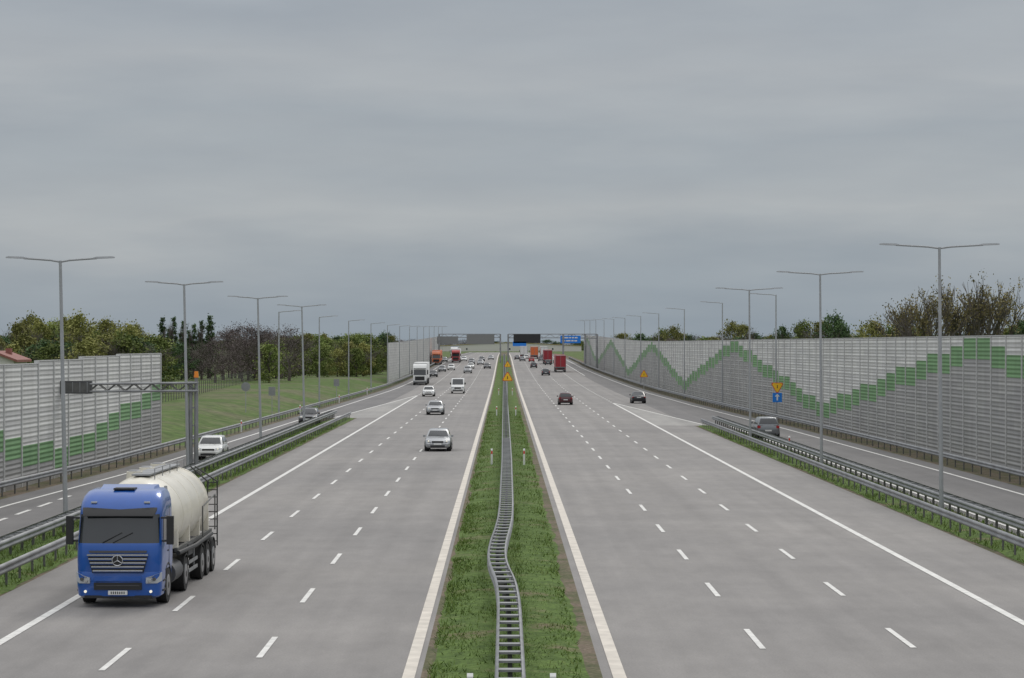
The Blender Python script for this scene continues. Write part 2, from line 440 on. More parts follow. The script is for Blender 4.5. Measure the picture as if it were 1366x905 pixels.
trisign('warning_sign',PX(677,420),420,ZP(487,420),1.0)
trisign('warning_sign',PX(859,380),380,ZP(500,380),1.1)
trisign('traffic_sign',PX(1037,228),228,ZP(516,228),1.0,True,True)
mb=MB(); mb.tube((0,0,0),(0,0,2.4),.035,.035,M_POST); mb.tube((0,-.05,2.5),(0,-.03,2.5),.45,.45,M_STEEL,20)
mb.build('traffic_sign',(PX(328,232),232,.8))
for px,Y in ((363,245),(449,300)):
    mb=MB(); mb.tube((0,0,0),(0,0,2.2),.035,.035,M_POST); mb.box((0,-.05,2.4),(.7,.02,.9),M_STEEL); mb.build('traffic_sign',(PX(px,Y),Y,.2))
mb=MB()
gx=PX(262,134)
for dx in (-.32,.0):
    mb.tube((dx,0,0),(dx,0,5.3),.13,.11,M_STEEL,10)
for z in (.8,1.8,2.8,3.8): mb.box((-.16,0,z),(.3,.06,.08),M_STEEL)
mb.box((-.16,0,.1),(.9,.7,.3),M_GORE)
zt,zb=5.2,4.75
for yy in (-.25,.25):
    mb.tube((.1,yy,zt),(-9.1,yy,zt-.1),.065,.06,M_STEEL); mb.tube((.1,yy,zb),(-9.1,yy,zb-.05),.065,.06,M_STEEL)
k=0
while k<9:
    for yy in(-.25,.25):
        mb.tube((-k,yy,zb),(-k-.5,yy,zt-.05),.028,.028,M_STEELD,5); mb.tube((-k-.5,yy,zt-.05),(-k-1,yy,zb),.028,.028,M_STEELD,5)
    mb.tube((-k,-.25,zt-.02),(-k-.5,.25,zt-.05),.02,.02,M_STEELD,5)
    k+=1
mb.box((-7.5,-.1,4.95),(3.3,.35,.72),M_GREY); mb.box((-7.5,-.3,4.95),(3.1,.04,.5),M_STEELD)
for i in range(8): mb.box((-8.95+.41*i,-.33,4.95),(.04,.03,.6),M_STEEL)
mb.tube((-.0,0,5.3),(-.0,0,5.5),.09,.09,M_STEEL,10); mb.tube((-.0,0,5.5),(-.0,0,5.85),.14,.1,M_ORG,10)
mb.build('sign_gantry',(gx,134,.05))
M_TXT=M_WHITE
def panel_sign(mb,cx,cz,w,h,m,txt=True):
    mb.box((cx,0,cz),(w,.12,h),m)
    if txt:
        rr=random.Random(int(cx*10))
        for r in range(int(h/.75)):
            x=-w/2+.4; z=cz+h/2-.5-.75*r
            while x<w/2-1:
                l=rr.uniform(.3,1.1); mb.box((cx+x+l/2,-.075,z),(l,.02,.3),M_TXT); x+=l+.2
def gantry(Y,x0,x1,zt,signs):
    mb=MB(); g=zg(Y)
    for x in (x0,x1):
        mb.box((x,0,(zt-g)/2),(.45,.45,zt-g),M_STEEL)
    for z in (zt-g,zt-g-1.0): mb.box(((x0+x1)/2,.4,z),(x1-x0,.2,.2),M_STEEL)
    n=int((x1-x0)/1.5)
    for i in range(n):
        a=x0+(x1-x0)*i/n; b=x0+(x1-x0)*(i+1)/n
        mb.tube((a,.4,zt-g-1.0+(i%2)),(b,.4,zt-g-(i%2)),.06,.06,M_STEEL,5)
    for (cx,cz,w,h,m,t) in signs: panel_sign(mb,cx,cz-g,w,h,m,t)
    mb.build('sign_gantry',(0,Y,g))
Yg=640
M_VMSB=mat('sign_back_grey',(.2,.205,.2),.6)
def S(px,py,wp,hp,m,t,Y=Yg): return (PX(px,Y),ZP(py,Y),wp*Y/F,hp*Y/F,m,t)
gantry(Yg,1.2,22.0,ZP(446,Yg),[S(703,452,36,12,M_BLACK,False),S(693,459,18,6,M_BLUE,False)])
gantry(Yg+60,-19,-1.0,ZP(446,Yg+60),[S(641,453,37,13,M_VMSB,False,Yg+60),S(597,454,28,10,M_VMSB,False,Yg+60)])
gantry(Yg-60,14.5,22.8,ZP(446,Yg-60),[S(761,453,27,10,M_BLUE,True,Yg-60)])
# ---------------------------------------------------------------- vehicles
def wheel(mb,x,y,r,w,side):
    mb.tube((x-w/2*side,y,r),(x+w/2*side,y,r),r,r,M_TYRE,20)
    mb.tube((x+(w/2)*side,y,r),(x+(w/2+.012)*side,y,r),r*.62,r*.58,M_RIM,14)
    mb.tube((x+(w/2+.012)*side,y,r),(x+(w/2+.02)*side,y,r),r*.2,r*.18,M_BLACK,10)
def paint(name,col,metal=.2):
    return mat('paint_'+name,col,.32,metal,coat=.6,var=.04)
def car(kind,pm,lit=False):
    P=dict(hatch=(4.15,1.76,1.48),sedan=(4.6,1.8,1.45),wagon=(4.65,1.82,1.48),suv=(4.5,1.86,1.66),mini=(3.7,1.65,1.5))[kind]
    Ln,W,Ht=P; hw=W/2; belt={'suv':1.06}.get(kind,.93); mb=MB()
    st=[(0,.82,.42,.8),(.012,.93,.3,belt-.06),(.06,.98,.24,belt+.0),(.2,1,.2,belt+.02),(.5,1,.19,belt),(.72,.99,.19,belt-.0),(.84,.98,.2,belt-.1),(.93,.94,.22,belt-.2),(.98,.86,.25,belt-.3),(1,.74,.36,belt-.4)]
    rings=[]
    for t,wf,z0,z1 in st:
        y=-Ln/2+Ln*t; w=hw*wf; d=z1-z0
        half=[(.0,z0),(w*.85,z0),(w*.97,z0+d*.2),(w,z0+d*.5),(w*.985,z0+d*.78),(w*.93,z1-.03),(w*.84,z1),(w*.4,z1+.025)]
        r=[(x,y,z) for x,z in half]+[(0,y,z1+.03)]+[(-x,y,z) for x,z in reversed(half[1:])]
        rings.append(r)
    mb.loft(rings,pm)
    yr={'hatch':(-Ln/2+.12,-Ln/2+.42),'sedan':(-Ln/2+.55,-Ln/2+1.25),'wagon':(-Ln/2+.1,-Ln/2+.42),'suv':(-Ln/2+.1,-Ln/2+.38),'mini':(-Ln/2+.08,-Ln/2+.3)}[kind]
    yf=(Ln*.235,Ln*.08)
    def ring(y0,y1,w,c,z):
        ym=(y0+y1)/2+.05
        return [(w,y0+c,z),(w,ym-.05,z),(w,ym+.05,z),(w,y1-c,z),(w-c,y1,z),(-w+c,y1,z),(-w,y1-c,z),(-w,ym+.05,z),(-w,ym-.05,z),(-w,y0+c,z),(-w+c,y0,z),(w-c,y0,z)]
    rg=[ring(yr[0],yf[0],hw*.9,.1,belt-.02),ring(yr[0]+.02,yf[0]-.05,hw*.9,.1,belt+.05),
        ring(yr[1]-.06,yf[1]+.04,hw*.74,.1,Ht-.11),ring(yr[1],yf[1]-.08,hw*.69,.12,Ht-.04),ring(yr[1]+.15,yf[1]-.3,hw*.52,.15,Ht)]
    mb.loft(rg,pm,mf=lambda i,j:(M_GLASS if (i==1 and j in(0,2,4,6,8,10)) else None))
    rw=.32 if kind!='suv' else .36
    for y in (-Ln/2+.78,Ln/2-.85):
        for s in (1,-1):
            mb.tube((s*(hw-.3),y,rw+.02),(s*(hw+.004),y,rw+.02),rw+.06,rw+.06,M_BLACK,20)
            wheel(mb,s*(hw-.09),y,rw,.21,s)
    f=Ln/2; 
    for s in (1,-1):
        zl=belt-.3
        a=[(s*hw*.52,f-.05,zl+.02),(s*hw*.84,f-.17,zl+.03),(s*hw*.93,f-.42,zl+.1),(s*hw*.8,f-.3,zl+.15),(s*hw*.5,f-.14,zl+.11)]
        b=[(p[0]+s*.01,p[1]+.035,p[2]+.0) for p in a]
        mb.loft([a,b],M_LAMPG)
        mb.tube((s*hw*.7,f-.1,zl+.08),(s*hw*.7,f-.04,zl+.08),.045,.045,M_LIT if lit else M_CHROME,8)
        mb.box((s*hw*.68,f-.1,.42),(.16,.1,.08),M_GREY)
        zt=belt-.16
        mb.box((s*hw*.8,-f+.1,zt),(.24,.2,.2 if kind!='sedan' else .14),M_RED)
        mb.box((s*(hw+.06),Ln*.17,belt+.08),(.18,.1,.13),pm)
        mb.box((s*(hw-.01),0,.23),(.05,Ln*.5,.08),M_BLACK)
        mb.box((s*(hw*1.0),-.25,belt-.13),(.03,.16,.025),M_GREY)
    mb.box((0,f-.06,belt-.27),(hw*.9,.1,.1),M_BLACK); mb.box((0,f-.03,.36),(hw*1.1,.1,.13),M_BLACK)
    mb.box((0,f-.0,.5),(.52,.03,.11),M_PLATE); mb.box((0,-f-.0,.62 if kind!='sedan' else .75),(.52,.03,.11),M_PLATE)
    mb.box((0,-f+.04,.32),(hw*1.3,.12,.12),M_BLACK)
    mb.tube((0,-Ln*.05,Ht),(0,-Ln*.08,Ht+.12),.008,.006,M_BLACK,5)
    mb.tube((-.4,yf[0]-.02,belt+.06),(.1,yf[0]-.08,belt+.12),.01,.01,M_BLACK,4)
    return mb
def vehicle(name,mb,px,py,heading,bevel=.012,Y=None,X=None):
    if Y is None: Y=solveY(py)
    if X is None: X=PX(px,Y)
    s=math.atan((zg(Y+2)-zg(Y-2))/4)
    o=mb.build(name,(X,Y,zg(Y)+.012),0,bevel=bevel)
    o.rotation_euler=(s if heading==0 else -s,0,math.pi if heading else 0)
    return o
pm=dict(silver=paint('silver',(.36,.37,.38),.5),white=paint('white',(.7,.7,.68),0),black=paint('black',(.02,.02,.024),.2),
 dark=paint('dark_grey',(.06,.065,.075),.4),maroon=paint('maroon',(.07,.015,.02),.2),red=paint('red',(.4,.02,.02),.1),blue=paint('blue',(.02,.06,.2),.2),
 grey=paint('grey',(.2,.21,.22),.5),orange=paint('orange',(.6,.14,.03),0))
T=1
V=[('wagon','silver',585,601,T,1),('sedan','silver',581,553,T,1),('hatch','white',572,529,T,0),('hatch','white',283,612,T,1),('hatch','black',413,566,T,1),
 ('sedan','black',578,503,T,0),('hatch','grey',590,496,T,0),('suv','silver',624,498,T,0),('hatch','white',628,492,T,1),('sedan','black',650,492,T,0),('sedan','silver',641,487,T,0),
 ('hatch','white',602,494,T,0),('suv','grey',629,486,T,0),('hatch','dark',643,482,T,0),('wagon','white',619,482,T,0),('hatch','silver',655,480,T,0),('sedan','grey',593,483,T,0),
 ('hatch','maroon',754,540,0,0),('sedan','black',851,538,0,0),('suv','grey',1021,584,0,0),('wagon','dark',728,501,0,0),('hatch','dark',712,491,0,0),('hatch','dark',731,487,0,0),
 ('sedan','grey',697,482,0,0),('hatch','white',702,479,0,0),('sedan','dark',690,480,0,0),('suv','grey',722,482,0,0),('hatch','red',709,483,0,0)]
for k,c,px,py,hd,lit in V:
    vehicle('car',car(k,pm[c],lit),px,py,hd)
def van():
    mb=MB(); W=1.95; hw=W/2
    prof=[(-2.6,.4),(-2.65,.6),(-2.62,1.6),(-2.5,2.15),(-2.3,2.25),(.9,2.28),(1.25,2.2),(1.95,1.35),(2.1,1.25),(2.6,1.1),(2.75,.95),(2.8,.5),(2.7,.3),(-2.5,.3)]
    def side(x,k): 
        cy=0;cz=1.2
        return [(x,cy+(y-cy)*k,cz+(z-cz)*k) for y,z in prof]
    mb.loft([side(-hw,.94),side(-hw*.97,.985),side(-hw*.85,1),side(hw*.85,1),side(hw*.97,.985),side(hw,.94)],pm['white'])
    mb.face([(-hw*.85,1.95+.02,1.38),(hw*.85,1.97,1.38),(hw*.78,1.3,2.17),(-hw*.78,1.3,2.17)],M_GLASS)
    for s in(1,-1):
        mb.face([(s*(hw+.004),1.6,1.35),(s*(hw+.004),.5,1.35),(s*(hw-.02),.5,1.95),(s*(hw-.02),1.15,1.95)],M_GLASS)
        mb.box((s*(hw+.12),1.55,1.5),(.2,.12,.3),M_BLACK)
        mb.box((s*hw*.78,2.66,.92),(.34,.2,.22),M_LAMPG); mb.box((s*hw*.9,-2.62,1.2),(.12,.06,.5),M_RED)
        for y in(1.75,-1.6): wheel(mb,s*(hw-.08),y,.34,.22,s)
    mb.box((0,2.76,.85),(1.0,.08,.25),M_BLACK); mb.box((0,2.79,.5),(1.5,.06,.2),M_GREY); mb.box((0,2.83,.62),(.5,.02,.11),M_PLATE)
    return mb
vehicle('van',van(),611,525,T)
def lorry(cab,trail):
    mb=MB(); W=2.5; hw=1.25; f=8.0
    prof=[(f,.35),(f+.02,1.3),(f-.05,1.7),(f-.3,2.8),(f-.7,3.5),(f-1.1,3.7),(f-2.2,3.75),(f-2.2,1.0),(f-2.2,.9),(f-.9,.9),(f-.8,.35)]
    mb.loft([[(x,y,z) for y,z in prof] for x in(-hw*.96,-hw*.9,hw*.9,hw*.96)],cab)
    mb.face([(-1.1,f-.02,1.8),(1.1,f-.02,1.8),(1.05,f-.26,2.72),(-1.05,f-.26,2.72)],M_GLASS)
    mb.box((0,f+.02,1.2),(1.7,.06,.7),M_BLACK); mb.box((0,f+.02,.5),(2.3,.1,.3),M_GREY); mb.box((0,f-.1,2.95),(2.2,.3,.1),M_BLACK)
    for s in (1,-1):
        mb.box((s*1.02,f+.04,.72),(.34,.06,.2),M_LAMPG); mb.box((s*1.42,f-.3,2.3),(.2,.2,.8),M_BLACK)
        mb.face([(s*1.206,f-.4,1.8),(s*1.206,f-1.3,1.8),(s*1.206,f-1.3,2.6),(s*1.206,f-.55,2.6)],M_GLASS)
        for y,r in((f-1.4,.5),(f-5,.5),(-f+4.2,.5),(-f+2.9,.5),(-f+1.6,.5)): wheel(mb,s*1.08,y,r,.3,s)
    y0,y1=-f+.0,f-2.8
    def rr(y,k=1): 
        return [(sx*hw*k,y,z) for sx,z in((-1,1.15),(1,1.15),(1,3.9),(.96,3.98),(-.96,3.98),(-1,3.9))]
    mb.loft([rr(y0),rr(y1)],trail)
    mb.box((0,(y0+y1)/2,1.0),(2.4,y1-y0-.1,.25),M_GREY)
    for z in (1.2,3.92): mb.box((0,y0-.02,z),(2.5,.06,.12),M_STEEL)
    for x in(-1.2,0,1.2): mb.box((x,y0-.02,2.5),(.06,.05,2.6),M_STEEL)
    mb.box((0,y0+.1,.55),(2.3,.1,.15),M_STEEL)
    for s in(1,-1): mb.box((s*1.0,y0-.0,.8),(.4,.08,.14),M_RED)
    return mb
tw=mat('tarp_white',(.68,.68,.67),.6,var=.06); tr=mat('tarp_red',(.3,.02,.03),.55,var=.12,vscale=1.5); to=mat('tarp_orange',(.6,.14,.04),.55,var=.1)
tb=mat('tarp_grey',(.3,.32,.35),.6,var=.1)
for c,t,px,py,hd in (('white',tw,560,514,T),('orange',to,582,487,T),('red',tw,608,484,T),('red',tr,748,497,0),('red',tr,731,486,0),('orange',to,713,479,0),('white',tw,699,478,0),('white',tb,606,478,T),('blue',tw,726,479,0)):
    Yb=solveY(py); vehicle('lorry',lorry(pm[c],t),px,py,hd,0,Y=Yb+8,X=PX(px,Yb))
# ------------- tanker truck (front at local y=0, facing the camera)
def tanker():
    mb=MB(); B=mat('paint_truck_blue',(.006,.085,.38),.28,.1,coat=.8,var=.05); C=mat('tank_cream',(.70,.66,.56),.4,0,coat=.3,var=.1,vscale=1.2)
    def ring(z,yf,yb,hw,r=.3):
        p=[(-hw,yb,z),(-hw,(yf+yb)/2,z),(-hw,yf+r,z)]
        for a in (18,36,54,72): p.append((-hw+r-r*math.cos(math.radians(a)),yf+r-r*math.sin(math.radians(a)),z))
        p+=[(-hw+r,yf,z),(0,yf-.04,z),(hw-r,yf,z)]
        for a in (72,54,36,18): p.append((hw-r+r*math.cos(math.radians(a)),yf+r-r*math.sin(math.radians(a)),z))
        p+=[(hw,yf+r,z),(hw,(yf+yb)/2,z),(hw,yb,z)]
        return p
    mb.loft([ring(z,yf,.85,hw) for z,yf,hw in((.26,.12,1.1),(.32,.03,1.17),(.6,.0,1.2),(.85,.0,1.2),(1.0,.03,1.2))],B)
    sl=[(1.0,.03,1.19),(1.3,.01,1.2),(1.72,.04,1.2),(1.80,.06,1.19),(2.6,.26,1.17),(2.7,.28,1.17),(2.92,.42,1.15),(3.08,.62,1.11),(3.2,.9,1.04),(3.25,1.2,.94)]
    def mf(i,j):
        if i==3 and 4<=j<=11: return M_GLASS
    mb.loft([ring(z,yf,2.2,hw) for z,yf,hw in sl],B,mf=mf)
    mb.loft([[(-.8,1.25,3.2),(.8,1.25,3.2),(.85,2.2,3.2),(-.85,2.2,3.2)],[(-.75,1.7,3.3),(.75,1.7,3.3),(.8,2.2,3.34),(-.8,2.2,3.34)]],B)
    mb.box((0,1.2,3.27),(.6,.5,.05),M_BLACK)
    # sun visor: shallow dark strip carried on the screen header
    mb.loft([[(-1.0,.04,2.56),(1.0,.04,2.56),(1.05,.3,2.72),(-1.05,.3,2.72)],[(-1.0,.06,2.6),(1.0,.06,2.6),(1.05,.34,2.79),(-1.05,.34,2.79)]],M_BLACK)
    for x in(-.75,.75): mb.box((x,.42,2.93),(.16,.1,.05),M_LAMPG)
    mb.box((0,.1,1.755),(2.0,.03,.05),M_BLACK)
    def trap(z0,z1,w0,w1,y,m,t=.03):
        mb.loft([[(-w0,y,z0),(w0,y,z0),(w0,y+t,z0),(-w0,y+t,z0)],[(-w1,y,z1),(w1,y,z1),(w1,y+t,z1),(-w1,y+t,z1)]],m)
    trap(.98,1.5,.72,.86,-.065,M_BLACK,.05)
    for i,z in enumerate((1.04,1.15,1.26,1.37,1.48)):
        w=.70+.04*i
        mb.box((0,-.085,z),(2*w,.05,.035),M_CHROME)
        mb.box((0,-.075,z-.03),(2*w,.03,.02),B)
    trap(1.54,1.6,.8,.82,-.05,M_GREY,.03)
    n=20
    pts=[(math.cos(2*math.pi*i/n)*.145,-.13,1.33+math.sin(2*math.pi*i/n)*.145) for i in range(n+1)]
    mb.path(pts,.016,M_CHROME,5)
    mb.tube((0,-.09,1.33),(0,-.12,1.33),.13,.13,M_BLACK,20)
    for a in(90,210,330): mb.tube((0,-.135,1.33),(math.cos(math.radians(a))*.13,-.135,1.33+math.sin(math.radians(a))*.13),.018,.01,M_CHROME,5)
    mb.box((0,-.05,.82),(1.3,.06,.14),B); mb.box((0,-.04,.6),(1.35,.04,.2),M_BLACK); mb.box((0,-.055,.62),(1.2,.03,.02),M_GREY)
    mb.box((0,-.06,.42),(.54,.03,.12),M_PLATE); 
    for i in range(7): mb.box((-.18+.06*i,-.078,.42),(.03,.006,.07),M_BLACK)
    mb.box((0,.06,.3),(1.9,.1,.08),M_BLACK)
    for s in(1,-1):
        a=[(s*.78,-.03,.68),(s*1.08,.05,.68),(s*1.19,.24,.74),(s*1.19,.24,.98),(s*.98,.0,.9),(s*.78,-.03,.84)]
        mb.loft([a,[(p[0]+s*.02,p[1]-.035,p[2]) for p in a]],M_LAMPG)
        mb.tube((s*.9,-.085,.76),(s*.9,-.05,.76),.05,.05,M_CHROME,10)
        mb.tube((s*1.02,-.05,.8),(s*1.02,0,.8),.05,.05,M_GREY,10)
        mb.tube((s*.92,-.03,.45),(s*.92,.02,.45),.04,.04,M_LIT,10)
        mb.path([(s*.15-.3,.0,1.82),(s*.15+.25,.08,2.1)],.012,M_BLACK,4)
        x=s*1.42
        mb.loft([[(x-.1,.25,z),(x+.1,.22,z),(x+.09,.42,z),(x-.09,.42,z)] for z in(1.75,1.8,2.5,2.55)],M_BLACK)
        mb.tube((s*1.15,.35,2.5),(x,.33,2.5),.03,.03,M_BLACK); mb.tube((s*1.15,.35,1.85),(x,.33,1.85),.03,.03,M_BLACK)
        mb.face([(s*1.203,.5,1.78),(s*1.203,1.45,1.78),(s*1.183,1.45,2.5),(s*1.183,.62,2.5)],M_GLASS)
        mb.box((s*1.2,1.55,1.9),(.012,.02,1.7),M_BLACK); mb.box((s*1.2,1.35,1.5),(.03,.18,.04),M_BLACK)
        for z in(.45,.72): mb.box((s*1.16,.62,z),(.12,.45,.05),M_BLACK)
        rr=[]
        for a in range(0,181,20):
            c,q=math.cos(math.radians(a)),math.sin(math.radians(a))
            rr.append([(s*.9,1.4+c*.6,.5+q*.6),(s*1.2,1.4+c*.6,.5+q*.6),(s*1.2,1.4+c*.66,.5+q*.66),(s*.9,1.4+c*.66,.5+q*.66)])
        mb.loft(rr,M_BLACK)
        wheel(mb,s*1.05,1.4,.5,.3,s); wheel(mb,s*.98,4.7,.5,.5,s)
        for y in(8.3,9.6,10.9):
            wheel(mb,s*1.05,y,.5,.36,s)
        for yc in(4.7,8.3,9.6,10.9):
            rr=[]
            for a in range(20,161,20):
                c,q=math.cos(math.radians(a)),math.sin(math.radians(a))
                rr.append([(s*.8,yc+c*.58,.5+q*.58),(s*1.24,yc+c*.58,.5+q*.58),(s*1.24,yc+c*.62,.5+q*.62),(s*.8,yc+c*.62,.5+q*.62)])
            mb.loft(rr,M_BLACK)
        mb.tube((s*.95,2.4,.72),(s*.95,3.9,.72),.32,.32,M_CHROME if s<0 else M_GREY,14)
        mb.box((s*1.12,2.0,.75),(.1,.4,.5),B)
        mb.box((s*.45,7.0,1.05),(.12,9.6,.22),M_GREY)
        mb.box((s*1.18,6.5,.75),(.04,1.9,.1),M_STEEL); mb.box((s*1.18,6.5,.5),(.04,1.9,.1),M_STEEL)
        for y in(5.7,7.3): mb.box((s*1.1,y,.75),(.05,.06,.7),M_STEEL)
        mb.box((s*1.0,5.9,1.15),(.4,.9,.35),M_GREY)
        mb.box((s*1.12,7.2,1.32),(.1,7.6,.12),M_STEELD)
    mb.box((0,3.3,.95),(.9,4.0,.25),M_GREY)
    mb.box((0,2.45,1.7),(1.6,.25,1.3),M_GREY)
    zc=2.27; st=[(2.75,.35,.1),(2.8,.62,.08),(2.95,.88,.05),(3.25,1.06,.02),(3.7,1.16,0),(4.4,1.2,0),(7.4,1.2,0),(10.0,1.2,-.02),(10.7,1.1,-.04),(11.2,.85,-.08),(11.45,.5,-.1),(11.5,.2,-.1)]
    n=36; rings=[]
    for y,r,dz in st:
        rings.append([(r*math.cos(2*math.pi*i/n),y,zc+dz+r*math.sin(2*math.pi*i/n)) for i in range(n)])
    mb.loft(rings,C)
    for y in(4.4,6.2,8.0,9.8):
        mb.loft([[( (r)*math.cos(2*math.pi*i/n),yy,zc+r*math.sin(2*math.pi*i/n)) for i in range(n)] for yy,r in((y-.05,1.18),(y-.03,1.21),(y+.03,1.21),(y+.05,1.18))],C)
    for yc in(4.9,7.2,9.4):
        mb.loft([[(r*math.cos(2*math.pi*i/20),yc+r*math.sin(2*math.pi*i/20),z) for i in range(20)] for z,r in((2.0,1.12),(1.6,1.0),(1.05,.35),(.85,.16))],C)
    for s in(1,-1):
        for yc in(3.7,6.1,8.3,10.4):
            mb.loft([[(s*1.14,yc-.12,1.35),(s*1.14,yc+.12,1.35),(s*.6,yc+.12,1.35),(s*.6,yc-.12,1.35)],[(s*1.14,yc-.03,2.0),(s*1.14,yc+.03,2.0),(s*1.0,yc+.03,2.0),(s*1.0,yc-.03,2.0)]],C)
    mb.box((.0,7.0,zc+1.24),(.55,6.2,.05),M_STEEL)
    for y in(4.9,7.2,9.4): mb.tube((-.35,y,zc+1.0),(-.35,y,zc+1.3),.26,.24,C,16); mb.tube((-.35,y,zc+1.3),(-.35,y,zc+1.34),.2,.16,M_STEEL,14)
    for y in(4.0,5.5,7,8.5,10): mb.tube((.4,y,zc+1.1),(.4,y,zc+1.42),.015,.015,M_STEEL,5)
    mb.path([(.4,4,zc+1.42),(.4,10,zc+1.42)],.015,M_STEEL,5)
    mb.path([(.5,2.9,1.2),(.7,2.8,1.8),(.9,3.2,2.6),(.8,3.5,3.2)],.05,M_STEEL,8)
    mb.path([(1.22,3.2,1.25),(1.26,6.5,1.2),(1.22,10.5,1.25)],.07,M_BLACK,8)
    for x in(1.0,1.32): mb.path([(x,11.2,.8),(x,11.2,2.9),(x*.45,11.1,3.4)],.025,M_BLACK,5)
    for i in range(9): mb.tube((1.0,11.2,.95+.24*i),(1.32,11.2,.95+.24*i),.018,.018,M_BLACK,5)
    mb.path([(1.28,8.0,1.35),(1.28,8.0,2.3),(1.28,10.9,2.5),(1.28,10.9,1.35)],.025,M_STEELD,5)
    mb.box((0,11.6,.75),(2.4,.12,.3),M_GREY)
    for s in(1,-1): mb.box((s*.95,11.68,.75),(.4,.04,.18),M_RED)
    for s in(1,-1): mb.box((s*.7,6.0,.7),(.14,.14,.9),M_GREY)
    return mb
tk=tanker(); tk.build('tanker_truck',(PX(158,66.9),66.9,.012),math.radians(-.6),bevel=.012)
# ---------------------------------------------------------------- trees
M_BARK=mat('bark',(.11,.095,.08),.9,var=.3)
LG=leafmat('leaves_spring_green',(.085,.12,.03),(.16,.205,.055),(.25,.28,.09))
LY=leafmat('leaves_yellow_green',(.13,.14,.042),(.23,.235,.07),(.33,.31,.12))
LD_=leafmat('leaves_dark_green',(.035,.065,.028),(.065,.11,.045),(.11,.16,.065))
LB=leafmat('twigs_brown',(.085,.07,.068),(.13,.105,.1),(.18,.15,.14))
LO=leafmat('leaves_olive',(.13,.115,.045),(.21,.18,.075),(.29,.24,.11))
def tree_mesh(seed,h=10,kind='round',leaf=LG,nl=4500,ls=.22,K=60,wide=.33,low=.05):
    r=random.Random(seed); g=np.random.default_rng(seed); mb=MB(); tips=[]
    def br(p,d,l,rad,lev):
        q=p+d*l; mb.tube(p,q,rad,rad*.65,M_BARK,5 if lev<2 else 3,False)
        if lev>=2: tips.append(q); tips.append((p+q)/2)
        if lev>=4: return
        n=r.choice((3,4)) if lev else r.choice((5,6))
        for i in range(n):
            a=r.uniform(0,2*math.pi); sp={'round':.75,'poplar':.2,'sparse':.5}[kind]*r.uniform(.6,1.3)
            nd=(d+Vector((math.cos(a)*sp,math.sin(a)*sp,.12 if kind!='poplar' else .5))).normalized()
            st=p+d*l*r.uniform(.45,1) if lev==0 or kind=='poplar' else p+d*l*r.uniform(.6,1)
            br(st,nd,l*r.uniform(.6,.85),rad*(.5 if kind!='sparse' else .58),lev+1)
    tl=h*(.33 if kind!='poplar' else .4)
    br(Vector((0,0,0)),Vector((r.uniform(-.05,.05),r.uniform(-.05,.05),1)).normalized(),tl,h*(.02 if kind!='sparse' else .022),0)
    pts=np.array([tuple(t) for t in tips]); s=h/pts[:,2].max()/1.02
    mb.v=[(x*s,y*s,z*s) for x,y,z in mb.v]; pts=pts*s
    if kind=='sparse':
        cc=pts[g.integers(0,len(pts),K)]; sg=h*.028
    else:
        u=g.uniform(low,1,K)**.85; uu=np.clip(u,0,1)
        prof=np.sin(np.pi*np.clip(uu,.02,.99)**.8)**.55*(1+g.normal(0,.18,K))
        if kind=='poplar': prof=np.sin(np.pi*np.clip(uu,.05,.99)**.7)**.8
        rad=h*(wide if kind=='round' else .085)*prof*np.sqrt(g.uniform(.1,1,K)); a=g.uniform(0,2*np.pi,K)
        cc=np.stack([np.cos(a)*rad,np.sin(a)*rad,uu*h*.98],1); sg=h*(.05 if kind=='round' else .02)
    idx=g.integers(0,len(cc),nl); c=cc[idx]+g.normal(0,1,(nl,3))*sg*(g.uniform(.5,1.2,len(cc))[idx])[:,None]
    c[:,2]=np.maximum(c[:,2],.1)
    a=g.normal(0,1,(nl,3)); a/=np.linalg.norm(a,axis=1,keepdims=True); b=np.cross(a,g.normal(0,1,(nl,3))); b/=np.linalg.norm(b,axis=1,keepdims=True)
    w=(g.uniform(.5,1.2,nl)*ls)[:,None]
    q=np.stack([c-a*w,c-b*w*.6,c+a*w,c+b*w*.6],1).reshape(-1,3)
    base=len(mb.v); mb.v+= [tuple(x) for x in q.tolist()]; k=mb.mi(leaf)
    mb.f+=[(base+4*i,base+4*i+1,base+4*i+2,base+4*i+3) for i in range(nl)]; mb.m+=[k]*nl
    me=bpy.data.meshes.new('tree'); me.from_pydata(mb.v,[],mb.f)
    for m in mb.mats: me.materials.append(m)
    me.polygons.foreach_set('material_index',mb.m); me.update()
    return me
TG=[tree_mesh(i,10,'round',LG,4500,.21,55+5*i,w) for i,w in((1,.3),(2,.36),(3,.24))]
TY=[tree_mesh(i,10,'round',LY,4000,.2,50,w) for i,w in((4,.3),(5,.22),(6,.35))]
TP=[tree_mesh(i,10,'poplar',LD_,3000,.15,70) for i in(7,8)]
TB=[tree_mesh(i,10,'round',LB,2600,.13,70,.34) for i in(9,10)]
TS=[tree_mesh(i,10,'sparse',LO,1500,.11,110) for i in(11,12,13)]
TD=[tree_mesh(i,10,'round',LD_,3800,.2,55,.33) for i in (14,15)]
def row(name,specs):
    e=empty(name)
    for (meshes,px,topy,Y,sxy) in specs:
        if px>VX: 
            while PX(px,Y)<WR(Y)+9 and Y<1200: Y+=10
        elif Y<1400:
            while PX(px,Y)>-29 and Y<1200: Y+=10
        hgt=ZP(topy,Y)-zg(Y); s=hgt/10; x=PX(px,Y)
        place(random.choice(meshes),'tree',(x,Y,zg(Y)+hl(x,Y)-.2),random.uniform(0,6.28),(s*sxy,s*sxy,s),e)
sp=[]
tops=[452,446,462,458,466,460,450,440,431,434,448,440,430,426,428,440,446,438,442,452,441,437]
for i,t in enumerate(tops):
    sp.append((random.choice((TY,TY,TG)),-45+i*11+random.uniform(-5,5),t+random.uniform(0,8),random.uniform(300,400),random.uniform(.7,1.1)))
